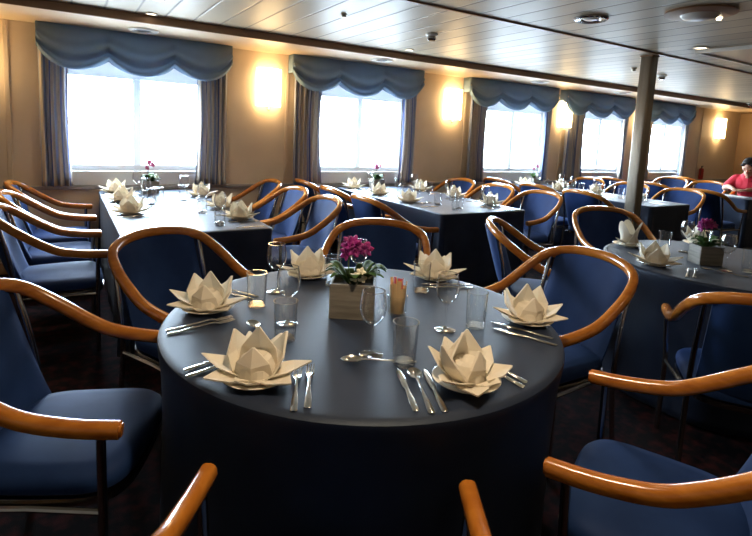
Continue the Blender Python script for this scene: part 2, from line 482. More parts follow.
# ---------------- ceiling fittings
def downlight(x, y, z, r, label, power, spot=True):
    root = empty('downlight', (x, y, z)); tag(root, label, 'ceiling light', 'recessed ceiling downlights')
    bm = B(); lathe(bm, [(r*.70, 0), (r*.72, -.006), (r*.95, -.010), (r, -.004), (r, 0)], 28); link('trim_ring', bm, M['white'], root)
    bm = B(); lathe(bm, [(0, -.003), (r*.70, -.004), (r*.70, 0), (0, 0)], 24); link('lens', bm, M['lamp'], root)
    if power:
        ld = bpy.data.lights.new('downlight_lamp', 'SPOT'); ld.energy = power; ld.color = WARM
        ld.spot_size = R(125); ld.spot_blend = .8; ld.shadow_soft_size = .05
        lo = bpy.data.objects.new('downlight_lamp', ld); C.objects.link(lo); lo.parent = root; lo.location = (0, 0, -.03)
P_ = DOWNLIGHT_W
downlight(.634, 4.62, CEIL_Z, .045, 'small lit downlight above the leftmost window, beside the brown trim', P_*.8)
downlight(.60, 4.05, CEIL_Z, .045, 'small lit downlight at the top edge of the photo, above the leftmost window', P_*.6)
downlight(3.07, 4.48, CEIL_Z, .045, 'small lit downlight above the second window, beside the brown trim', P_*.8)
downlight(4.71, 2.45, CEIL_Z, .06, 'small round downlight just left of the white ceiling panel', P_*.5)
for x, y, t in ((.7, .9, 'above the front of the foreground round table'), (1.7, 1.9, 'above the back of the foreground round table'),
                (.2, -.9, 'behind the camera, left'), (2.6, -.4, 'behind the foreground chairs, right'), (4.3, .6, 'above the right round table')):
    downlight(x, y, CEIL_Z, .06, 'round ceiling downlight '+t, P_*(2.3 if 'front' in t and 'above' in t else .4))
def disc_vent(x, y, z, r, name, label, mring, mcore, group=None):
    root = empty(name, (x, y, z)); tag(root, label, 'vent', group)
    bm = B(); lathe(bm, [(r*.55, 0), (r*.6, -.012), (r*.9, -.018), (r, -.008), (r, 0)], 32); link('rim', bm, mring, root)
    bm = B(); lathe(bm, [(0, -.014), (r*.35, -.014), (r*.5, -.004), (r*.55, 0), (0, 0)], 28); link('core', bm, mcore, root)
for x, y, t in ((.633, 5.08, 'leftmost window'), (3.02, 4.93, 'second window'), (5.575, 4.95, 'third window'), (7.415, 4.93, 'fourth window')):
    disc_vent(x, y, SOF_Z, .125, 'air_vent', 'round air vent in the soffit above the '+t, M['white'], M['grille'], 'round vents in the window soffit')
disc_vent(3.15, 2.396, CEIL_Z, .115, 'ceiling_speaker', 'round ceiling speaker with chrome ring, left of the larger fitting', M['chrome'], M['white'])
# large shallow lamp at upper right
root = empty('ceiling_lamp', (3.48, 1.84, CEIL_Z)); tag(root, 'wide shallow ceiling fitting with brown shadow disc at upper right', 'ceiling light')
bm = B(); lathe(bm, [(0, 0), (.20, 0), (.205, -.012), (.15, -.02), (0, -.02)], 36); link('shadow_disc', bm, M['trim'], root)  # brown disc stands in for the shading around the lamp
bm = B(); lathe(bm, [(0, -.05), (.05, -.048), (.095, -.038), (.11, -.02), (0, -.02)], 32); link('lamp_cover', bm, M['white'], root)
bm = B(); lathe(bm, [(0, -.04), (.014, -.036), (.018, -.02), (0, -.02)], 14, (.135, -.05, 0)); link('indicator', bm, M['lamp'], root)
def detector(x, y, z, s, name, label, m):
    root = empty(name, (x, y, z)); tag(root, label, 'detector' if name == 'smoke_detector' else 'sprinkler')
    bm = B(); lathe(bm, [(0, 0), (.055*s, 0), (.055*s, -.012*s), (.045*s, -.02*s), (0, -.02*s)], 24); link('base', bm, m, root)
    bm = B(); lathe(bm, [(.036*s, -.02*s), (.04*s, -.045*s), (.03*s, -.06*s), (0, -.062*s), (0, -.02*s)], 20); link('sensor_head', bm, M['silver'] if name != 'smoke_detector' else M['chrome'], root)
detector(1.807, 3.521, CEIL_Z, .45, 'sprinkler_head', 'small sprinkler head above the second window table', M['silver'])
detector(2.729, 3.654, CEIL_Z, .95, 'smoke_detector', 'round smoke detector on the ceiling above the second window', M['white'])
detector(6.246, 3.662, CEIL_Z, .95, 'smoke_detector', 'round smoke detector on the ceiling just right of the pillar', M['white'])
detector(5.52, 3.568, CEIL_Z, .6, 'sprinkler_head', 'small sprinkler head just left of the pillar top', M['silver'])
detector(10.75, 4.60, CEIL_Z, .9, 'smoke_detector', 'round smoke detector near the far right corner, left of a pair', M['white'])
detector(11.05, 4.60, CEIL_Z, .8, 'sprinkler_head', 'sprinkler head near the far right corner, right of a pair', M['white'])
root = empty('ceiling_panel', (5.4, 1.9, CEIL_Z)); tag(root, 'white framed access panel on the ceiling at the right edge', 'ceiling panel')
bm = B(); box(bm, -.55, .75, -.60, .62, -.016, 0, .004); link('panel_sheet', bm, M['soffit'], root, False)
bm = B()
for a in ((-.58, -.55, -.63, .65), (.75, .78, -.63, .65), (-.55, .75, -.63, -.60), (-.55, .75, .62, .65)): box(bm, *a, -.028, 0, .003)
link('panel_frame', bm, M['white'], root, False)

# ---------------- fire extinguishers
for x, t in ((8.71, 'just left of the pillar'), (11.06, 'right of the rightmost window')):
    root = empty('fire_extinguisher', (x, WALL_Y-.062, LEDGE_Z)); root.scale = (.8, .8, .8); tag(root, 'red fire extinguisher on the ledge '+t, 'fire extinguisher')
    bm = B(); lathe(bm, [(0, 0), (.05, 0), (.055, .01), (.055, .24), (.045, .275), (.018, .29), (0, .29)], 18); link('cylinder_body', bm, M['red'], root)
    bm = B(); lathe(bm, [(0, .29), (.016, .29), (.016, .33), (0, .33)], 12); box(bm, -.012, .06, -.01, .01, .325, .345, .003); link('valve_handle', bm, M['black'], root)
    bm = B(); tube(bm, catmull([(.01, -.012, .315), (-.05, -.02, .31), (-.068, -.02, .25), (-.066, -.015, .10)], 5), .008, 8); link('hose', bm, M['black'], root)

# ================================================================== CHAIRS
HALF = [(.239, .303, .613), (.118, .305, .621), (-.003, .304, .643), (-.085, .302, .681), (-.191, .294, .749),
        (-.279, .265, .811), (-.329, .206, .844), (-.362, .111, .863), (-.375, 0, .868)]
RAIL = catmull(HALF+[(x, -y, z) for x, y, z in HALF[-2::-1]], 6)
def rail_at(y):                                            # x,z of the rail's rear arc at a given y
    arc = [p for p in RAIL if p.x < -.15]
    for a, b in zip(arc, arc[1:]):
        if (a.y-y)*(b.y-y) <= 0 and a.y != b.y:
            t = (y-a.y)/(b.y-a.y); return a.x+(b.x-a.x)*t, a.z+(b.z-a.z)*t
    return arc[-1].x, arc[-1].z
def make_chair():
    root = empty('armchair')
    bm = B()                                               # bent rail: arms and top rail in one continuous bend
    n = len(RAIL)
    rs = [.0215]*n
    rings = tube(bm, RAIL, rs, 14, True, (0, 0, 1), 1.12, 2.5)
    bmesh.ops.bevel(bm, geom=[e for f in bm.faces if len(f.verts) > 4 for e in f.edges], offset=.006, segments=2, affect='EDGES')
    link('arm_rail', bm, M['wood'], root)
    # upholstered back: pad that fills the loop
    def pad(u, v, off):
        y = (u-.5)*2*.222
        xr, zr = rail_at(y)
        xb = -.235+ .055*(y/.222)**2
        zb = .425
        z = zb+(zr-.018-zb)*v
        x = xb+(xr-xb)*(v**.85)
        edge = min(1, 7*min(u, 1-u))**.5
        belly = .012*math.sin(PI*v)*edge
        return Vector((x+off*(.021*edge+.004)+ (belly if off > 0 else 0), y, z))
    bm = B()
    f = grid(bm, lambda u, v: pad(u, v, 1), 18, 14); k = grid(bm, lambda u, v: pad(u, v, -1), 18, 14)
    def bridge(a, b):
        for i in range(len(a)-1): bm.faces.new((a[i], a[i+1], b[i+1], b[i]))
    bridge([r[0] for r in f], [r[0] for r in k]); bridge([r[-1] for r in f], [r[-1] for r in k])
    bridge(f[0], k[0]); bridge(f[-1], k[-1])
    link('backrest', bm, M['blue'], root)
    # seat cushion: rounded square, slightly crowned
    def outline(t, grow=0):
        a = 2*PI*t; c, s = math.cos(a), math.sin(a); p = 4.2
        x = math.copysign(abs(c)**(2/p), c); y = math.copysign(abs(s)**(2/p), s)
        wx = .235+grow; wy = (.252+.012*x)+grow
        return x*wx-.012, y*wy
    bm = B()
    prof = [(0, .385), (.90, .386), (.985, .394), (1.0, .412), (.985, .432), (.93, .447), (.75, .456), (.4, .460), (0, .461)]
    rings = []
    for s, z in prof:
        if s == 0: rings.append([bm.verts.new((-.012, 0, z))])
        else: rings.append([bm.verts.new((outline(k/48)[0]*s-.012*(1-s), outline(k/48)[1]*s, z)) for k in range(48)])
    for a, b in zip(rings, rings[1:]):
        for q in range(48):
            q2 = (q+1) % 48
            if len(a) == 1: bm.faces.new((a[0], b[q2], b[q]))
            elif len(b) == 1: bm.faces.new((a[q], a[q2], b[0]))
            else: bm.faces.new((a[q], a[q2], b[q2], b[q]))
    link('seat', bm, M['blue'], root)
    bm = B()                                               # metal band under the cushion
    pts = [Vector((outline(k/40, .002)[0], outline(k/40, .002)[1], .374)) for k in range(40)]
    grid_r = [[bm.verts.new(p+Vector((d*p.x*.05, d*p.y*.05, z))) for p in pts] for d, z in ((0, .012), (.0, -.012), (-1.2, -.012), (-1.2, .012))]
    for a in range(4):
        A, Bq = grid_r[a], grid_r[(a+1) % 4]
        for q in range(40): bm.faces.new((A[q], A[(q+1) % 40], Bq[(q+1) % 40], Bq[q]))
    link('seat_frame', bm, M['chrome'], root)
    for s in (1, -1):                                      # front legs carry the arms, rear legs run up to the rail
        bm = B(); tube(bm, [(.185, s*.302, .600), (.183, s*.296, .50), (.180, s*.286, .38), (.180, s*.286, .0)], .0125, 10); link('leg', bm, M['chrome'], root)
        xr, zr = rail_at(s*.245)
        bm = B(); tube(bm, catmull([(xr, s*.245, zr-.012), (-.255, s*.250, .60), (-.232, s*.252, .40), (-.245, s*.255, .2), (-.275, s*.258, 0)], 4), .0115, 10); link('leg', bm, M['chrome'], root)
        bm = B(); tube(bm, [(.180, s*.286, .365), (-.02, s*.262, .365), (-.234, s*.252, .365)], .009, 8); link('stretcher', bm, M['chrome'], root)
    return root
chair0 = make_chair(); used = [False]
def chair(x, y, deg, label, group):
    o = chair0 if not used[0] else copy_tree(chair0)
    used[0] = True
    o.location = (x, y, 0); o.rotation_euler = (0, 0, R(deg))
    return tag(o, label, 'chair', group)
GA = 'armchairs around the foreground round table'
chair(.022, 1.780, -24.2, 'blue armchair at the left edge of the photo, facing the foreground round table', GA)
chair(.548, 2.418, -60.3, 'blue armchair behind the foreground round table, between it and leftmost window table', GA)
chair(1.451, 2.374, -130.3, 'blue armchair behind the foreground round table, behind its flower planter', GA)
chair(1.921, 1.583, 176.3, 'blue armchair at the right of the foreground round table', GA)
chair(1.394, .700, 116.4, 'blue armchair at lower right, seat and both arms seen from above', GA)
chair(.402, .772, 57.2, 'blue armchair at the bottom edge, only its two arm ends in view', GA)
GB = 'armchairs around the right round table'
chair(2.686, 2.215, -46.5, 'blue armchair at the left of the right round table, seen side on', GB)
chair(3.752, 2.368, -116.6, 'blue armchair behind the right round table, just below the pillar', GB)
chair(2.574, .974, 35.6, 'blue armchair in front of the right round table, at the right edge', GB)
TN = ['leftmost window table', 'second window table', 'third window table', 'far window table by the reader']
RK = ['nearest the camera', 'middle of three', 'closest to the windows']
def row(ti, side, pts, deg):
    for k, (x, y) in enumerate(pts):
        chair(x, y, deg, 'blue armchair, %s side of %s, %s' % (side, TN[ti], RK[k]), 'armchairs at the '+TN[ti])
row(0, 'left', [(-.02, 3.72), (-.02, 4.375), (-.02, 5.03)], 0)
row(0, 'right', [(1.505, 3.72), (1.505, 4.375), (1.505, 5.03)], 180)
row(1, 'left', [(2.505, 3.72), (2.505, 4.375), (2.505, 5.03)], 0)
row(1, 'right', [(4.06, 3.71), (4.06, 4.37), (4.06, 5.03)], 180)
row(2, 'left', [(5.31, 3.70), (5.31, 4.365), (5.31, 5.03)], 0)
row(2, 'right', [(6.65, 3.60), (6.65, 4.33), (6.65, 5.03)], 180)
row(3, 'left', [(7.52, 3.50), (7.78, 4.36), (7.80, 5.03)], 0)
row(3, 'right', [(8.80, 3.62), (8.88, 4.36), (9.0, 5.03)], 180)
chair(9.95, 5.05, 0, 'blue armchair beyond the far window table, turned away towards the right wall', 'armchairs by the right wall')

# ================================================================== TABLES AND CLOTHS
def round_table(x, y, r, tlabel, clabel):
    t = empty('dining_table', (x, y, 0)); tag(t, tlabel, 'table')
    bm = B(); lathe(bm, [(0, .71), (r-.03, .71), (r-.022, .72), (r-.022, .735), (r-.03, .744), (0, .744)], 48); link('tabletop', bm, M['table'], t)
    bm = B(); lathe(bm, [(0, .03), (.05, .03), (.045, .2), (.045, .6), (.09, .71), (0, .71)], 24); link('pedestal', bm, M['black'], t)
    bm = B(); lathe(bm, [(0, 0), (.27, 0), (.27, .012), (.06, .03), (0, .03)], 32); link('foot_plate', bm, M['black'], t)
    prof = [(0, .75), (.3, .75), (.55, .75), (.65, .75), (r-.03, .75), (r-.012, .7485), (r-.003, .743), (r-.001, .733), (r-.004, .70)]
    prof += [(r-.008, .75-.05*k-.05) for k in range(1, 14)]+[(r-.006, .012)]
    seg = 128
    bm = B(); rings = []
    rnd = random.Random(int(x*100))
    ph = [rnd.random()*6.28 for _ in range(4)]
    for pr_, z in prof:
        if pr_ == 0: rings.append([bm.verts.new((0, 0, z))]); continue
        d = max(0, .70-z)
        ring = []
        for k in range(seg):
            a = 2*PI*k/seg
            wv = math.sin(9*a+ph[0])*.5+math.sin(14*a+ph[1])*.35+math.sin(5*a+ph[2])*.3
            rr = pr_+ .030*d*wv - .006*min(1, d*6)*(1+math.sin(14*a+ph[1]))
            zz = z if z > .7 else z
            ring.append(bm.verts.new((rr*math.cos(a), rr*math.sin(a), zz)))
        rings.append(ring)
    for a, b in zip(rings, rings[1:]):
        for k in range(seg):
            k2 = (k+1) % seg
            if len(a) == 1: bm.faces.new((a[0], b[k], b[k2]))
            else: bm.faces.new((a[k], a[k2], b[k2], b[k]))
    o = link('tablecloth', bm, M['cloth'], None, True, (x, y, 0)); solid(o, .003, -1)
    tag(o, clabel, 'tablecloth')
def rect_table(x0, x1, y0, y1, tlabel, clabel):
    t = empty('dining_table', ((x0+x1)/2, (y0+y1)/2, 0)); tag(t, tlabel, 'table')
    hx, hy = (x1-x0)/2, (y1-y0)/2
    bm = B(); box(bm, -hx+.025, hx-.025, -hy+.025, hy-.025, .712, .744, .006); link('tabletop', bm, M['table'], t)
    for sx in (-1, 1):
        for sy in (-1, 1):
            bm = B(); cx, cy_ = sx*(hx-.09), sy*(hy-.09); box(bm, cx-.025, cx+.025, cy_-.025, cy_+.025, 0, .712, .004); link('leg', bm, M['black'], t)
    rc = .05; seg = 200; per = []
    cor = [(hx-rc, hy-rc, 0), (-hx+rc, hy-rc, 90), (-hx+rc, -hy+rc, 180), (hx-rc, -hy+rc, 270)]
    for i, (cx, cy_, a0) in enumerate(cor):
        for k in range(9):
            a = R(a0+90*k/8); per.append((cx+rc*math.cos(a), cy_+rc*math.sin(a), math.cos(a), math.sin(a)))
        nx = cor[(i+1) % 4]; a = R(a0+90); ex, ey = cx+rc*math.cos(a), cy_+rc*math.sin(a)
        fx, fy = nx[0]+rc*math.cos(a), nx[1]+rc*math.sin(a); n = max(3, int(math.hypot(fx-ex, fy-ey)/.06))
        for k in range(1, n): per.append((ex+(fx-ex)*k/n, ey+(fy-ey)*k/n, math.cos(a), math.sin(a)))
    rnd = random.Random(int(x0*100)); ph = [rnd.random()*6.28 for _ in range(3)]
    bm = B(); rings = []
    for off, z in [(-.03, .75), (-.012, .7485), (-.003, .743), (-.001, .733), (-.004, .70)]+[(-.006, .70-.06*k) for k in range(1, 11)]+[(-.006, .02)]:
        d = max(0, .70-z); ring = []; s = 0
        for q, (px, py, nx, ny) in enumerate(per):
            s = math.atan2(py/hy, px/hx)
            cn = min(1, max(0, (abs(nx*ny)*4)))
            wv = math.sin(17*s+ph[0])*.5+math.sin(29*s+ph[1])*.4
            o_ = off+d*(.018*wv+.06*cn)-.004*min(1, d*6)
            ring.append(bm.verts.new((px+nx*o_, py+ny*o_, z)))
        rings.append(ring)
    n = len(per)
    for a, b in zip(rings, rings[1:]):
        for k in range(n): bm.faces.new((a[k], a[(k+1) % n], b[(k+1) % n], b[k]))
    bm.faces.new(rings[0][::-1])
    o = link('tablecloth', bm, M['cloth'], None, True, ((x0+x1)/2, (y0+y1)/2, 0)); solid(o, .003, -1)
    tag(o, clabel, 'tablecloth')
AC = Vector((.93, 1.558)); BC = Vector((3.36, 1.45))
round_table(AC.x, AC.y, .70, 'round dining table under the navy cloth in the foreground', 'dark navy cloth draped over the large round table in the foreground')
round_table(BC.x, BC.y, .67, 'round dining table under the navy cloth at the right', 'dark navy cloth draped over the round table at the right edge')
RT = [(.27, 1.205, 3.24, 5.42), (2.765, 3.80, 3.39, 5.42), (5.57, 6.39, 3.20, 5.42), (8.06, 8.60, 3.30, 5.42)]
for i, q in enumerate(RT):
    rect_table(*q, 'long dining table under a navy cloth, the '+TN[i], 'navy cloth draped over the '+TN[i])

# ================================================================== TABLEWARE (one of each, then copies)
TZ = .7506
protos = {}
def proto(key, build):
    def place(x, y, rz, label, cat, group, z=TZ):
        if key not in protos: protos[key] = build(); o = protos[key]
        else: o = copy_tree(protos[key])
        o.location = (x, y, z); o.rotation_euler = (0, 0, rz)
        return tag(o, label, cat, group)
    return place
def b_plate():
    bm = B(); lathe(bm, [(0, .004), (.052, .004), (.056, 0), (.060, 0), (.064, .004), (.093, .013), (.095, .0155), (.092, .0165), (.064, .0085), (.055, .0075), (0, .0075)], 40)
    return link('bread_plate', bm, M['china'])
def b_napkin():
    """lotus fold: creased points standing up round a low cup, with long flaps lying out over the plate"""
    bm = B(); rnd = random.Random(3)
    # (azimuth deg, base radius, half width, tip radius, tip height, ridge)
    pts = [(90, .024, .056, .022, .128, .020), (30, .032, .056, .086, .110, .020), (150, .032, .056, .086, .108, .020),
           (270, .026, .052, .034, .090, .022), (0, .040, .044, .148, .050, .014), (180, .040, .044, .148, .052, .014),
           (322, .040, .048, .140, .028, .012), (218, .040, .048, .140, .028, .012), (270, .046, .044, .098, .024, .010),
           (65, .040, .046, .110, .08, .010), (115, .040, .046, .110, .08, .010)]
    for az, br, hw, tr, th, rg in pts:
        a = R(az); er = Vector((math.cos(a), math.sin(a), 0)); et = Vector((-math.sin(a), math.cos(a), 0)); ez = Vector((0, 0, 1))
        zb = .004
        bl = er*br-et*hw+ez*(zb+.012); br_ = er*br+et*hw+ez*(zb+.012); bc = er*(br+rg)+ez*zb
        tip = er*tr+ez*th
        mid = .45
        ml = bl.lerp(tip, mid)-et*hw*.30+er*.006; mr = br_.lerp(tip, mid)+et*hw*.30+er*.006; mc = bc.lerp(tip, mid)+er*rg*.6
        tw = et*.003
        out = [bl, bc, br_, ml, mc, mr, tip-tw, tip+er*.002, tip+tw]
        th_ = (-er*.006 if th > .05 else -ez*.004)
        vo = [bm.verts.new(p) for p in out]; vi = [bm.verts.new(p+th_) for p in out]
        for V, fl in ((vo, False), (vi, True)):
            for q in ((0, 1, 4, 3), (1, 2, 5, 4), (3, 4, 7, 6), (4, 5, 8, 7)):
                idx = q[::-1] if fl else q
                bm.faces.new([V[i] for i in idx])
        rim = [0, 1, 2, 5, 8, 7, 6, 3]
        for i in range(8):
            p, q = rim[i], rim[(i+1) % 8]; bm.faces.new((vo[p], vo[q], vi[q], vi[p]))
    lathe(bm, [(0, 0), (.048, 0), (.054, .006), (.050, .03), (.040, .052), (.028, .060), (0, .045)], 20)
    o = link('folded_napkin', bm, M['linen'], None, False)
    return o
def b_napkin_crown():
    """upright crown fold with three standing points and a rolled front"""
    bm = B(); seg = 36
    def fn(u, v):
        a = 2*PI*u
        pk = max(0, math.cos(1.5*(a-PI/2)))**1.2 if True else 0
        pk = abs(math.cos(1.5*(a-PI/2)))**1.6
        h = .075+.085*pk
        r = .050+.010*v+.012*pk*v - .008*math.sin(PI*v)
        return Vector((r*math.cos(a)*1.05, r*math.sin(a)*.85, h*v))
    vs = grid(bm, fn, seg, 6, None, True)
    ci = bm.verts.new((0, 0, .02))
    o = None
    bm.verts.remove(ci)
    # folded front lapel, lying tongue and side wing
    def petal(az, br, hw, tr, th, zb):
        a = R(az); er = Vector((math.cos(a), math.sin(a), 0)); et = Vector((-math.sin(a), math.cos(a), 0)); ez = Vector((0, 0, 1))
        bl, br_, bc, tip = er*br-et*hw+ez*(zb+.01), er*br+et*hw+ez*(zb+.01), er*(br+.016)+ez*zb, er*tr+ez*th
        vo = [bm.verts.new(p) for p in (bl, bc, br_, tip)]; vi = [bm.verts.new(p-er*.004-ez*.003) for p in (bl, bc, br_, tip)]
        bm.faces.new((vo[0], vo[1], vo[3])); bm.faces.new((vo[1], vo[2], vo[3])); bm.faces.new((vi[3], vi[1], vi[0])); bm.faces.new((vi[3], vi[2], vi[1]))
        for p, q in ((0, 1), (1, 2), (2, 3), (3, 0)): bm.faces.new((vo[p], vo[q], vi[q], vi[p]))
    petal(240, .045, .045, .115, .020, .014); petal(285, .045, .04, .105, .026, .016); petal(200, .045, .04, .10, .05, .014)
    petal(290, .050, .045, .058, .095, .01)
    o = link('folded_napkin', bm, M['linen'], None, False); solid(o, .004, -1)
    return o
def edged(o, ztop, zbase):
    """rim and foot get the mirror-like glass that imitates their bright highlights"""
    for f in o.data.polygons:
        z = [o.data.vertices[v].co.z for v in f.vertices]
        if min(z) >= ztop or max(z) <= zbase: f.material_index = 1
    return o
def b_wine():
    bm = B()
    out = [(0, 0), (.034, 0), (.036, .0015), (.034, .003), (.012, .007), (.0045, .014), (.0038, .05), (.0042, .088), (.010, .096), (.026, .108), (.037, .126), (.041, .147), (.040, .168), (.0365, .188), (.0342, .2005), (.0343, .203)]
    inn = [(.0322, .203), (.0324, .2005), (.0355, .188), (.039, .168), (.040, .147), (.036, .127), (.025, .1095), (.009, .0985), (0, .097)]
    lathe(bm, out+inn, 32); return edged(link('wine_glass', bm, [M['glass'], M['rim']]), .2, .0045)
def b_tumbler():
    bm = B()
    lathe(bm, [(0, 0), (.031, 0), (.033, .002), (.0345, .02), (.0383, .1275), (.0390, .1300), (.0366, .1300), (.0366, .1275), (.0325, .016), (.029, .012), (0, .012)], 32)
    return edged(link('tumbler', bm, [M['glass'], M['rim']]), .1275, .0125)
def utensil(kind, ln=.225):
    """steel cutlery along +y: handle end at -ln/2, working end at +ln/2"""
    bm = B(); h = ln/2
    def strip(sts, th=.0022):
        rows = []
        for y, wd, z in sts:
            rows.append([bm.verts.new((-wd, y, z)), bm.verts.new((-wd*.55, y, z+th)), bm.verts.new((wd*.55, y, z+th)), bm.verts.new((wd, y, z)), bm.verts.new((wd*.5, y, z-th*.3)), bm.verts.new((-wd*.5, y, z-th*.3))])
        for a, b in zip(rows, rows[1:]):
            for k in range(6): bm.faces.new((a[k], a[(k+1) % 6], b[(k+1) % 6], b[k]))
        bm.faces.new(rows[0][::-1]); bm.faces.new(rows[-1])
    if kind == 'knife':
        strip([(-h, .004, .001), (-h+.006, .0085, .0012), (-h+.05, .0085, .0015), (-h+.10, .0055, .003), (-h+.112, .005, .003), (-h+.12, .0085, .0025), (-h+.17, .0098, .002), (h-.02, .0085, .0015), (h-.004, .004, .001), (h, .001, .001)], .0022)
    elif kind == 'fork':
        strip([(-h, .004, .001), (-h+.006, .009, .0012), (-h+.05, .008, .0025), (-h+.10, .0038, .006), (h-.085, .0034, .009), (h-.070, .008, .008), (h-.058, .0115, .005), (h-.048, .0122, .004)], .002)
        for k in range(4):
            x = -.0093+.0062*k
            tube(bm, [(x*1.02, h-.049, .0048), (x, h-.025, .004), (x*.98, h, .008)], [.0022, .002, .001], 6, True, (0, 0, 1), .7)
    else:
        strip([(-h, .004, .001), (-h+.006, .009, .0012), (-h+.05, .0075, .0025), (-h+.10, .0036, .006), (h-.075, .0034, .009), (h-.062, .006, .009)], .002)
        def bowl(u, v, off):
            a = 2*PI*u; r = v
            return Vector((.0205*r*math.cos(a), h-.033+.033*r*math.sin(a), .0015+.0085*r*r+off))
        A = grid(bm, lambda u, v: bowl(u, .02+.98*v, .0012), 24, 6, None, True); D = grid(bm, lambda u, v: bowl(u, .02+.98*v, 0), 24, 6, None, True)
        for i in range(24): bm.faces.new((A[i][-1], A[(i+1) % 24][-1], D[(i+1) % 24][-1], D[i][-1]))
    return link(kind if kind != 'spoon' else 'spoon', bm, M['steel'])
plate = proto('plate', b_plate); napkin = proto('napkin', b_napkin); crown = proto('crown', b_napkin_crown)
wine = proto('wine', b_wine); tumbler = proto('tumbler', b_tumbler)
ut = {k: proto(k, lambda k=k: utensil(k)) for k in ('knife', 'fork', 'spoon')}
def cutlery(kind, head, tail, label, group):
    hx, hy = head; tx, ty = tail
    cx, cy_ = (hx+tx)/2, (hy+ty)/2
    return ut[kind](cx, cy_, math.atan2(hy-ty, hx-tx)-PI/2, label, kind, group, TZ+.0006)

# ---- foreground round table
GA = 'place settings on the foreground round table'
FT = 'on the foreground round table'
PL = [((.43, 1.272), 'front left', 25), ((.938, 1.002), 'front right', 80), ((1.47, 1.267), 'right', 43),
      ((1.49, 1.862), 'back right', 20), ((.951, 2.111), 'back, behind the glasses,', 50), ((.44, 1.853), 'left', 20)]
for (x, y), t, rz in PL:
    plate(x, y, 0, 'white bread plate at the %s of the foreground round table' % t.replace(', behind the glasses,', ' left'), 'plate', 'bread plates on the foreground round table')
    napkin(x, y, R(rz-58), 'cream napkin folded into a star at the %s of the foreground round table' % t.replace(', behind the glasses,', ' left'), 'napkin', 'star napkins on the foreground round table', TZ+.0085)
for x, y, t in ((.787, 1.263, 'front centre, right in front of the planter'), (1.125, 1.326, 'right, left of a tumbler'), (.650, 1.600, 'front left, behind a tumbler rim'),
                (.735, 1.945, 'back left, before the far napkin'), (1.095, 1.90, 'back, behind the purple orchid')):
    wine(x, y, 0, 'stemmed wine glass on foreground round table, '+t, 'glass', 'wine glasses on the foreground round table')
for x, y, t in ((.592, 1.475, 'lower left, beside the small spoon'), (.61, 1.815, 'left, beside the left napkin'), (.99, 1.94, 'just left of the purple orchid'),
                (1.303, 1.711, 'before the back right napkin'), (1.244, 1.303, 'right, beside the right napkin'), (.844, 1.169, 'front, before the stemmed glass')):
    tumbler(x, y, 0, 'clear tumbler on foreground round table, '+t, 'glass', 'tumblers on the foreground round table')
GC = 'cutlery on the foreground round table'
CUT = [('fork', (.590, 1.270), (.492, 1.068), 'steel fork, right one of the pair right of the front left napkin'),
       ('fork', (.553, 1.272), (.456, 1.069), 'steel fork, left one of the pair right of the front left napkin'),
       ('knife', (.808, 1.148), (.722, .935), 'steel knife, left of the spoon in the front row of three'),
       ('spoon', (.838, 1.118), (.752, .912), 'steel spoon, middle of the front row of three'),
       ('knife', (.876, 1.112), (.784, .900), 'steel knife, right of the spoon, touching the front right plate'),
       ('spoon', (.684, 1.255), (.88, 1.165), 'steel spoon lying sideways below the central wine glass'),
       ('fork', (1.065, 1.145), (1.092, .92), 'steel fork, right one of the pair behind the front right napkin'),
       ('fork', (1.045, 1.128), (1.062, .905), 'steel fork, left one of the pair behind the front right napkin'),
       ('knife', (1.327, 1.319), (1.423, 1.095), 'steel knife, upper one of the pair below the right napkin'),
       ('knife', (1.292, 1.262), (1.385, 1.061), 'steel knife, lower one of the pair below the right napkin'),
       ('knife', (1.372, 1.80), (1.578, 1.705), 'steel knife, farther of the pair right of the back right napkin'),
       ('knife', (1.357, 1.762), (1.562, 1.667), 'steel knife, nearer of the pair right of the back right napkin'),
       ('knife', (.485, 1.452), (.268, 1.394), 'steel knife, upper one of the pair left of the front left napkin'),
       ('knife', (.482, 1.412), (.268, 1.356), 'steel knife, lower one of the pair left of the front left napkin'),
       ('fork', (.492, 1.728), (.272, 1.700), 'steel fork, upper one of the pair below the left napkin'),
       ('fork', (.490, 1.698), (.272, 1.668), 'steel fork, lower one of the pair below the left napkin'),
       ('spoon', (.537, 1.655), (.532, 1.435), 'small steel spoon standing out above the front left napkin'),
       ('knife', (.650, 1.905), (.535, 2.100), 'steel knife, right one of the pair behind the left napkin'),
       ('knife', (.620, 1.89), (.505, 2.080), 'steel knife, left one of the pair behind the left napkin')]
for k, h, t, lb in CUT: cutlery(k, h, t, lb, GC)

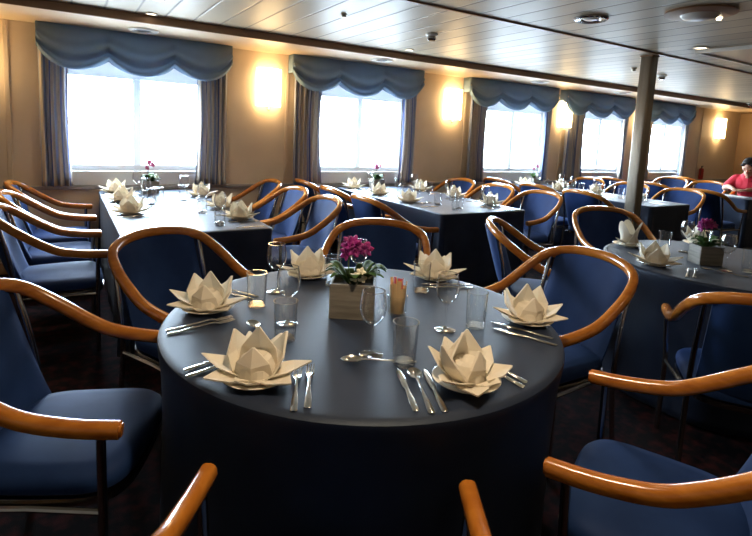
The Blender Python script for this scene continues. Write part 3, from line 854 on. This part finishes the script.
# ---- right round table
for (x, y), t, rz in (((3.22, 1.985), 'at the back left', -40), ((2.87, 1.60), 'at the front left', -40), ((3.80, 1.83), 'at the right edge', 60)):
    plate(x, y, 0, 'white bread plate %s of the right round table' % t, 'plate', 'bread plates on the right round table')
    (crown if 'back' in t else napkin)(x, y, R(rz), 'cream folded napkin %s of the right round table' % t, 'napkin', 'napkins on the right round table', TZ+.0085)
for x, y, t in ((3.42, 1.72, 'left of the flowers'), (3.156, 1.36, 'in front of the planter')):
    wine(x, y, 0, 'stemmed wine glass on the right round table, '+t, 'glass', 'wine glasses on the right round table')
for x, y, t in ((3.30, 1.79, 'behind the front left napkin'), (3.25, 1.285, 'beside the gold lit spoon'), (3.62, 1.70, 'behind the planter')):
    tumbler(x, y, 0, 'clear tumbler on the right round table, '+t, 'glass', 'tumblers on the right round table')
for k, h, t, lb in (('fork', (2.975, 1.462), (2.775, 1.368), 'steel fork, left one of the pair by the front left napkin, right table'),
                    ('fork', (3.000, 1.438), (2.80, 1.344), 'steel fork, right one of the pair by the front left napkin, right table'),
                    ('spoon', (3.036, 1.42), (3.11, 1.24), 'steel spoon lying before the planter on the right round table'),
                    ('spoon', (3.163, 1.219), (2.99, 1.09), 'steel spoon with a gold glint at the right photo edge')):
    cutlery(k, h, t, lb, 'cutlery on the right round table')

# ---- planters with flowers
def petal_flower(c, n, face, s, m, parent, heart=True):
    bm = B(); q = Vector(face).to_track_quat('Z', 'Y').to_matrix()
    for k in range(n):
        a = 2*PI*k/n
        def fn(u, v, a=a):
            r = s*(.12+.88*u); wv = s*.42*math.sin(PI*(.12+.82*u))*(v-.5)*2
            p = Vector((r*math.cos(a)-wv*math.sin(a), r*math.sin(a)+wv*math.cos(a), s*.28*u*u-s*.15*((v-.5)*2)**2))
            return Vector(c)+q @ p
        grid(bm, fn, 5, 4)
    ellipsoid(bm, Vector(c)+q @ Vector((0, 0, s*.12)), (s*.16,)*3, None, 8, 6)
    o = link('blossom', bm, m, parent); solid(o, .0012)
    return o
def planter(x, y, rz, label, s, seed, main, n_main, n_white, z=TZ, tall=.20, lean=(0, 0)):
    rnd = random.Random(seed)
    root = empty('flower_planter', (x, y, z), rz); tag(root, label, 'planter')
    hx, hy, h = .072*s, .06*s, .115*s; t = .007
    bm = B()
    box(bm, -hx, hx, -hy, -hy+t, 0, h, .0012, 1); box(bm, -hx, hx, hy-t, hy, 0, h, .0012, 1)
    box(bm, -hx, -hx+t, -hy+t, hy-t, 0, h, .0012, 1); box(bm, hx-t, hx, -hy+t, hy-t, 0, h, .0012, 1); box(bm, -hx+t, hx-t, -hy+t, hy-t, 0, .006)
    link('planter_box', bm, M['greywood'], root, False)
    bm = B(); box(bm, -hx+t, hx-t, -hy+t, hy-t, .006, h-.012); link('soil', bm, M['soil'], root, False)
    bm = B()                                               # broad arching leaves
    for k in range(16):
        a = rnd.random()*2*PI; ln = s*(.06+.05*rnd.random()); w_ = s*.016*(1+rnd.random()*.6); r0 = .02*s; up_ = s*(.03+.05*rnd.random())
        def fn(u, v, a=a, ln=ln, w_=w_, up_=up_):
            er = Vector((math.cos(a), math.sin(a), 0)); et = Vector((-math.sin(a), math.cos(a), 0))
            wv = w_*math.sin(PI*min(.98, u*.93+.05))**.8*(v-.5)*2
            return er*(r0+ln*u*.8)+et*wv+Vector((0, 0, h-.015+up_*math.sin(u*2.2)+.006*abs(v-.5)))
        grid(bm, fn, 7, 4)
    o = link('foliage', bm, M['leaf'], root); solid(o, .001)
    top = Vector((lean[0], lean[1], h+tall))
    base = Vector((-.012*s, 0, h-.02))
    path = catmull([base, base.lerp(top, .45)+Vector((-.012, 0, .02)), base.lerp(top, .8)+Vector((-.006, 0, .02)), top, top+Vector((.03*s, -.005, -.012))], 6)
    bm = B(); tube(bm, path, [.0028]*len(path), 7); link('flower_stem', bm, M['stem'], root)
    for k in range(n_main):
        f = .42+.58*k/max(1, n_main-1)
        p = path[min(len(path)-1, int(f*(len(path)-1)))]
        d = Vector((rnd.uniform(-1, 1), rnd.uniform(-1, .4), rnd.uniform(-.3, .6))).normalized()
        petal_flower(p+d*.022*s, 5, d+Vector((-.2, -.6, .1)), s*(.022+.006*rnd.random()), main, root)
    for k in range(n_white):
        a = rnd.uniform(-1.9, .6); p = Vector((.045*s*math.cos(a)+.012, .035*s*math.sin(a), h+s*(.012+.028*rnd.random())))
        petal_flower(p, 5, (rnd.uniform(-.6, .6), -.8, .5), s*.017, M['whitepetal'], root)
    return root
planter(.905, 1.600, R(-33), 'grey wooden planter with a purple orchid on the foreground round table', 1.12, 11, M['purple'], 15, 5, TZ, .125, (-.005, .01))
planter(3.22, 1.50, R(-30), 'grey wooden planter of magenta and white flowers on the right round table', .95, 23, M['purple'], 14, 8, TZ, .125, (-.02, 0))
planter(.69, 5.17, 0, 'small planter with a pink orchid below the leftmost window', 1.0, 5, M['pink'], 8, 6, TZ, .17)
planter(3.20, 5.20, 0, 'small planter with a pink orchid below the second window', 1.0, 6, M['pink'], 5, 4, TZ, .16)
planter(6.0, 5.28, 0, 'small planter with a thin pink orchid below the third window', 1.0, 8, M['pink'], 3, 3, TZ, .17)

# ---- jar of sachets next to the planter
jx, jy = 1.058, 1.530
bm = B(); lathe(bm, [(0, 0), (.034, 0), (.036, .003), (.038, .070), (.0375, .0715), (.0355, .070), (.0335, .006), (0, .005)], 28)
o = link('sachet_jar', bm, M['glass'], None, True, (jx, jy, TZ)); tag(o, 'small glass jar holding paper sachets beside the grey planter', 'jar')
sp = None
def sachet(k, x, y, rz, tilt, m, label, group, h):
    bm = B(); grid(bm, lambda u, v: Vector(((u-.5)*.017, .0016*math.cos(PI*(u-.5)), h*v)), 6, 8); grid(bm, lambda u, v: Vector(((u-.5)*.017, -.0016*math.cos(PI*(u-.5)), h*v)), 6, 8)
    bmesh.ops.remove_doubles(bm, verts=bm.verts[:], dist=.0003)
    o = link('sugar_sachet', bm, m, None, True, (jx+x, jy+y, TZ+.0065)); o.rotation_euler = (tilt[0], tilt[1], rz)
    tag(o, label, 'sachet', group)
for k in range(11):
    a = 2*PI*k/11+.2; r = .0235
    sachet(k, r*math.cos(a), r*math.sin(a), a+PI/2, (.07, 0), M['sachet'], 'cream paper sachet standing in the glass jar beside the planter', 'cream sachets in the glass jar', .098+.010*((k*5) % 4))
for k in range(5):
    a = 2*PI*k/5+.6; r = .0125
    sachet(k, r*math.cos(a), r*math.sin(a), a+PI/2, (.03, 0), M['orange'] if k % 2 else M['pinkpaper'],
           ('orange' if k % 2 else 'pink')+' paper sachet sticking up from the glass jar', ('orange' if k % 2 else 'pink')+' sachets in the glass jar', .125+.006*(k % 3))

# ---- window tables
rk = ['nearest the camera', 'middle setting', 'closest to the windows']
def setting(ti, side, k, x, y, rz, glasses=True, cut=True):
    sd = {'l': 'left', 'r': 'right'}[side]; d = 1 if side == 'l' else -1
    tn = TN[ti]
    plate(x, y, 0, 'white bread plate, %s side of %s, %s' % (sd, tn, rk[k]), 'plate', 'bread plates on the '+tn)
    napkin(x, y, R(rz), 'cream star napkin, %s side of %s, %s' % (sd, tn, rk[k]), 'napkin', 'napkins on the '+tn, TZ+.0085)
    if glasses:
        wine(x+d*.17, y-.10, 0, 'stemmed wine glass, %s side of %s, %s' % (sd, tn, rk[k]), 'glass', 'wine glasses on the '+tn)
        tumbler(x+d*.20, y-.21, 0, 'clear tumbler, %s side of %s, %s' % (sd, tn, rk[k]), 'glass', 'tumblers on the '+tn)
    if cut:
        xo = x-d*.005
        cutlery('fork', (xo+d*.11, y-.13), (xo-d*.08, y-.13), 'steel fork, %s side of %s, %s' % (sd, tn, rk[k]), 'forks on the '+tn)
        cutlery('knife', (xo+d*.11, y-.33), (xo-d*.08, y-.33), 'steel knife, %s side of %s, %s' % (sd, tn, rk[k]), 'knives on the '+tn)
for k, (y, rz) in enumerate(((4.02, -30), (4.66, -50), (5.24, -20))): setting(0, 'l', k, .405, y, rz)
for k, (y, rz) in enumerate(((3.63, -40), (4.14, -25), (4.86, -15))): setting(0, 'r', k, 1.085, y, rz)
for k, (y, rz) in enumerate(((4.12, -30), (4.68, -10), (5.26, -45))): setting(1, 'l', k, 2.915, y, rz)
for k, (y, rz) in enumerate(((3.76, -35), (4.32, -20), (4.95, -30))): setting(1, 'r', k, 3.665, y, rz)
for k, y in enumerate((4.02, 4.60, 5.20)): setting(2, 'l', k, 5.715, y, -30*k, True, False)
for k, y in enumerate((3.80, 4.38, 4.95)): setting(2, 'r', k, 6.245, y, 20*k, True, False)
for x, y, t in ((3.15, 3.63, 'right'), (3.06, 3.58, 'left')):
    tumbler(x, y, 0, 'clear tumbler on second window table near its front edge, %s of the pair' % t, 'glass', 'tumblers on the second window table')
bm = B(); box(bm, -.10, .10, -.07, .07, 0, .004, .001, 1)
o = link('menu_card', bm, M['paper'], None, False, (5.95, 3.34, TZ)); tag(o, 'white card lying near the front edge of the third window table', 'card')

# ================================================================== PERSON reading at the far table
def remeshed(name, bm, m, parent, vox):
    o = link(name, bm, m, parent)
    md = o.modifiers.new('merge', 'REMESH'); md.mode = 'VOXEL'; md.voxel_size = vox; md.use_smooth_shade = True
    ms = o.modifiers.new('soften', 'SMOOTH'); ms.iterations = 3; ms.factor = .5
    return o
def limb(bm, pts, rs, n=5):
    P = catmull(pts, n); k = len(pts)-1
    rr = []
    for i in range(len(P)):
        f = i/n; a = min(int(f), k-1); t = f-a; rr.append(rs[a]*(1-t)+rs[a+1]*t)
    tube(bm, P, rr, 12)
    ellipsoid(bm, P[0], (rr[0],)*3, None, 12, 8); ellipsoid(bm, P[-1], (rr[-1],)*3, None, 12, 8)
person = empty('person', (8.82, 3.62, 0), R(180+8))
person.scale = (1.13, 1.13, 1.08)
tag(person, 'person in a red polo shirt seated at the far table, head bent over a book', 'person')
HIP, NECK, HEAD = (-.10, 0, .56), (.065, 0, .965), Vector((.140, 0, 1.080))
tilt = Matrix.Rotation(R(24), 3, 'Y')
def arm_pts(s): return [(.03, s*.165, .915), (.085, s*.215, .80), (.16, s*.235, .775), (.28, s*.165, .805), (.40, s*.075, .792)]
bm = B()
limb(bm, [HIP, (-.06, 0, .72), (.0, 0, .86), (.045, 0, .95), NECK, tuple(HEAD-Vector((.02, 0, .05)))], [.14, .13, .135, .085, .052, .05])
ellipsoid(bm, (.0, .07, .84), (.10, .11, .12)); ellipsoid(bm, (.0, -.07, .84), (.10, .11, .12))
for s in (1, -1):
    limb(bm, arm_pts(s), [.055, .045, .038, .034, .024])
    limb(bm, [(-.10, s*.085, .555), (.08, s*.11, .555), (.135, s*.13, .53), (.11, s*.13, .30), (.08, s*.13, .10)], [.09, .078, .062, .052, .038])
    ellipsoid(bm, (.11, s*.13, .055), (.11, .042, .042))
    pc = Vector((.44, s*.055, .786))                       # palm, four unequal bent fingers, thumb from its side
    ellipsoid(bm, pc, (.045, .034, .015), Matrix.Rotation(R(-s*28), 3, 'Z'))
    for q, (dy, ln) in enumerate(((-.024, .058), (-.008, .070), (.008, .066), (.023, .050))):
        d = Vector((math.cos(R(-s*25)), math.sin(R(-s*25)), 0)); t_ = Vector((-d.y, d.x, 0))
        p0 = pc+d*.030+t_*dy; limb(bm, [p0, p0+d*ln*.5+Vector((0, 0, .008)), p0+d*ln+Vector((0, 0, -.010))], [.0095, .0088, .0075], 3)
    p0 = pc+Vector((-.015, -s*.03, .0)); limb(bm, [p0, p0+Vector((.03, -s*.016, .006)), p0+Vector((.055, -s*.010, -.004))], [.011, .0095, .008], 3)
def hp(x, y, z): return HEAD+tilt @ Vector((x, y, z))
ellipsoid(bm, hp(0, 0, .02), (.092, .074, .098), tilt, 24, 16); ellipsoid(bm, hp(.025, 0, -.055), (.066, .055, .062), tilt)
ellipsoid(bm, hp(.080, 0, -.105), (.018, .024, .018), tilt)
tube(bm, [hp(.084, 0, .01), hp(.100, 0, -.018), hp(.106, 0, -.034), hp(.088, 0, -.042)], [.008, .012, .015, .010], 8)
for s in (1, -1):
    ellipsoid(bm, hp(-.005, s*.074, -.012), (.016, .008, .028), tilt); ellipsoid(bm, hp(.078, s*.032, .022), (.014, .022, .008), tilt)
ellipsoid(bm, hp(.086, 0, -.068), (.010, .024, .006), tilt); ellipsoid(bm, hp(.085, 0, -.078), (.010, .020, .007), tilt)
body = remeshed('body', bm, M['skin'], person, .0055)
for s in (1, -1):
    bm = B(); ellipsoid(bm, hp(.086, s*.032, .004), (.004, .009, .0045), tilt, 10, 8); link('eye', bm, M['eye'], person)
bm = B(); ellipsoid(bm, hp(-.026, 0, .046), (.096, .086, .092), tilt, 24, 16); ellipsoid(bm, hp(-.045, 0, -.005), (.072, .088, .090), tilt, 20, 14)
for k in range(7): ellipsoid(bm, hp(.050+.004*(k % 2), (k-3)*.022, .092-.010*abs(k-3)), (.024, .015, .022+.004*(k % 3)), tilt, 10, 8)
remeshed('hair', bm, M['hair'], person, .0065)
bm = B()
limb(bm, [(-.105, 0, .535), (-.06, 0, .72), (.0, 0, .86), (.040, 0, .94)], [.155, .150, .158, .108])
ellipsoid(bm, (.004, .075, .85), (.128, .124, .138)); ellipsoid(bm, (.004, -.075, .85), (.128, .124, .138))
for s in (1, -1): limb(bm, [(.025, s*.15, .905), (.06, s*.19, .855), (.095, s*.222, .80)], [.075, .070, .066])
remeshed('polo_shirt', bm, M['redcloth'], person, .008)
bm = B()
tube(bm, catmull([(NECK[0]+.060*math.cos(a)-.005, .064*math.sin(a), .955-.028*math.cos(a)) for a in [R(20+320*k/12) for k in range(13)]], 3), .011, 8, True, (0, 0, 1), 1.8); link('collar', bm, M['redcloth'], person)
bm = B()
ellipsoid(bm, (-.10, 0, .555), (.155, .17, .105))
for s in (1, -1): limb(bm, [(-.10, s*.085, .555), (.08, s*.11, .555), (.135, s*.13, .53), (.11, s*.13, .30), (.08, s*.13, .10)], [.098, .088, .073, .064, .056])
remeshed('trousers', bm, M['trousers'], person, .009)
for s in (1, -1):
    bm = B(); ellipsoid(bm, (.11, s*.13, .058), (.128, .050, .052)); box(bm, -.02, .24, s*.13-.048, s*.13+.048, .0, .022, .008); remeshed('shoe', bm, M['black'], person, .006)
# open book under the hands
bk = empty('open_book', (8.26, 3.57, TZ), R(98)); tag(bk, 'open white book lying on the far table under the reader', 'book')
for s in (1, -1):
    bm = B()
    f = grid(bm, lambda u, v: Vector((s*u*.15, (v-.5)*.21, .006+.010*math.sin(PI*min(1, u*1.1+.05))*(1-u*.6))), 8, 3)
    g = grid(bm, lambda u, v: Vector((s*u*.15, (v-.5)*.21, .002)), 8, 3)
    for i in range(8):
        for j in (0, 3): bm.faces.new((f[i][j], f[i+1][j], g[i+1][j], g[i][j]))
    for j in range(3): bm.faces.new((f[8][j], f[8][j+1], g[8][j+1], g[8][j]))
    link('page_block', bm, M['paper'], bk)
bm = B(); box(bm, -.155, .155, -.11, .11, 0, .002); link('book_cover', bm, M['trousers'], bk, False)
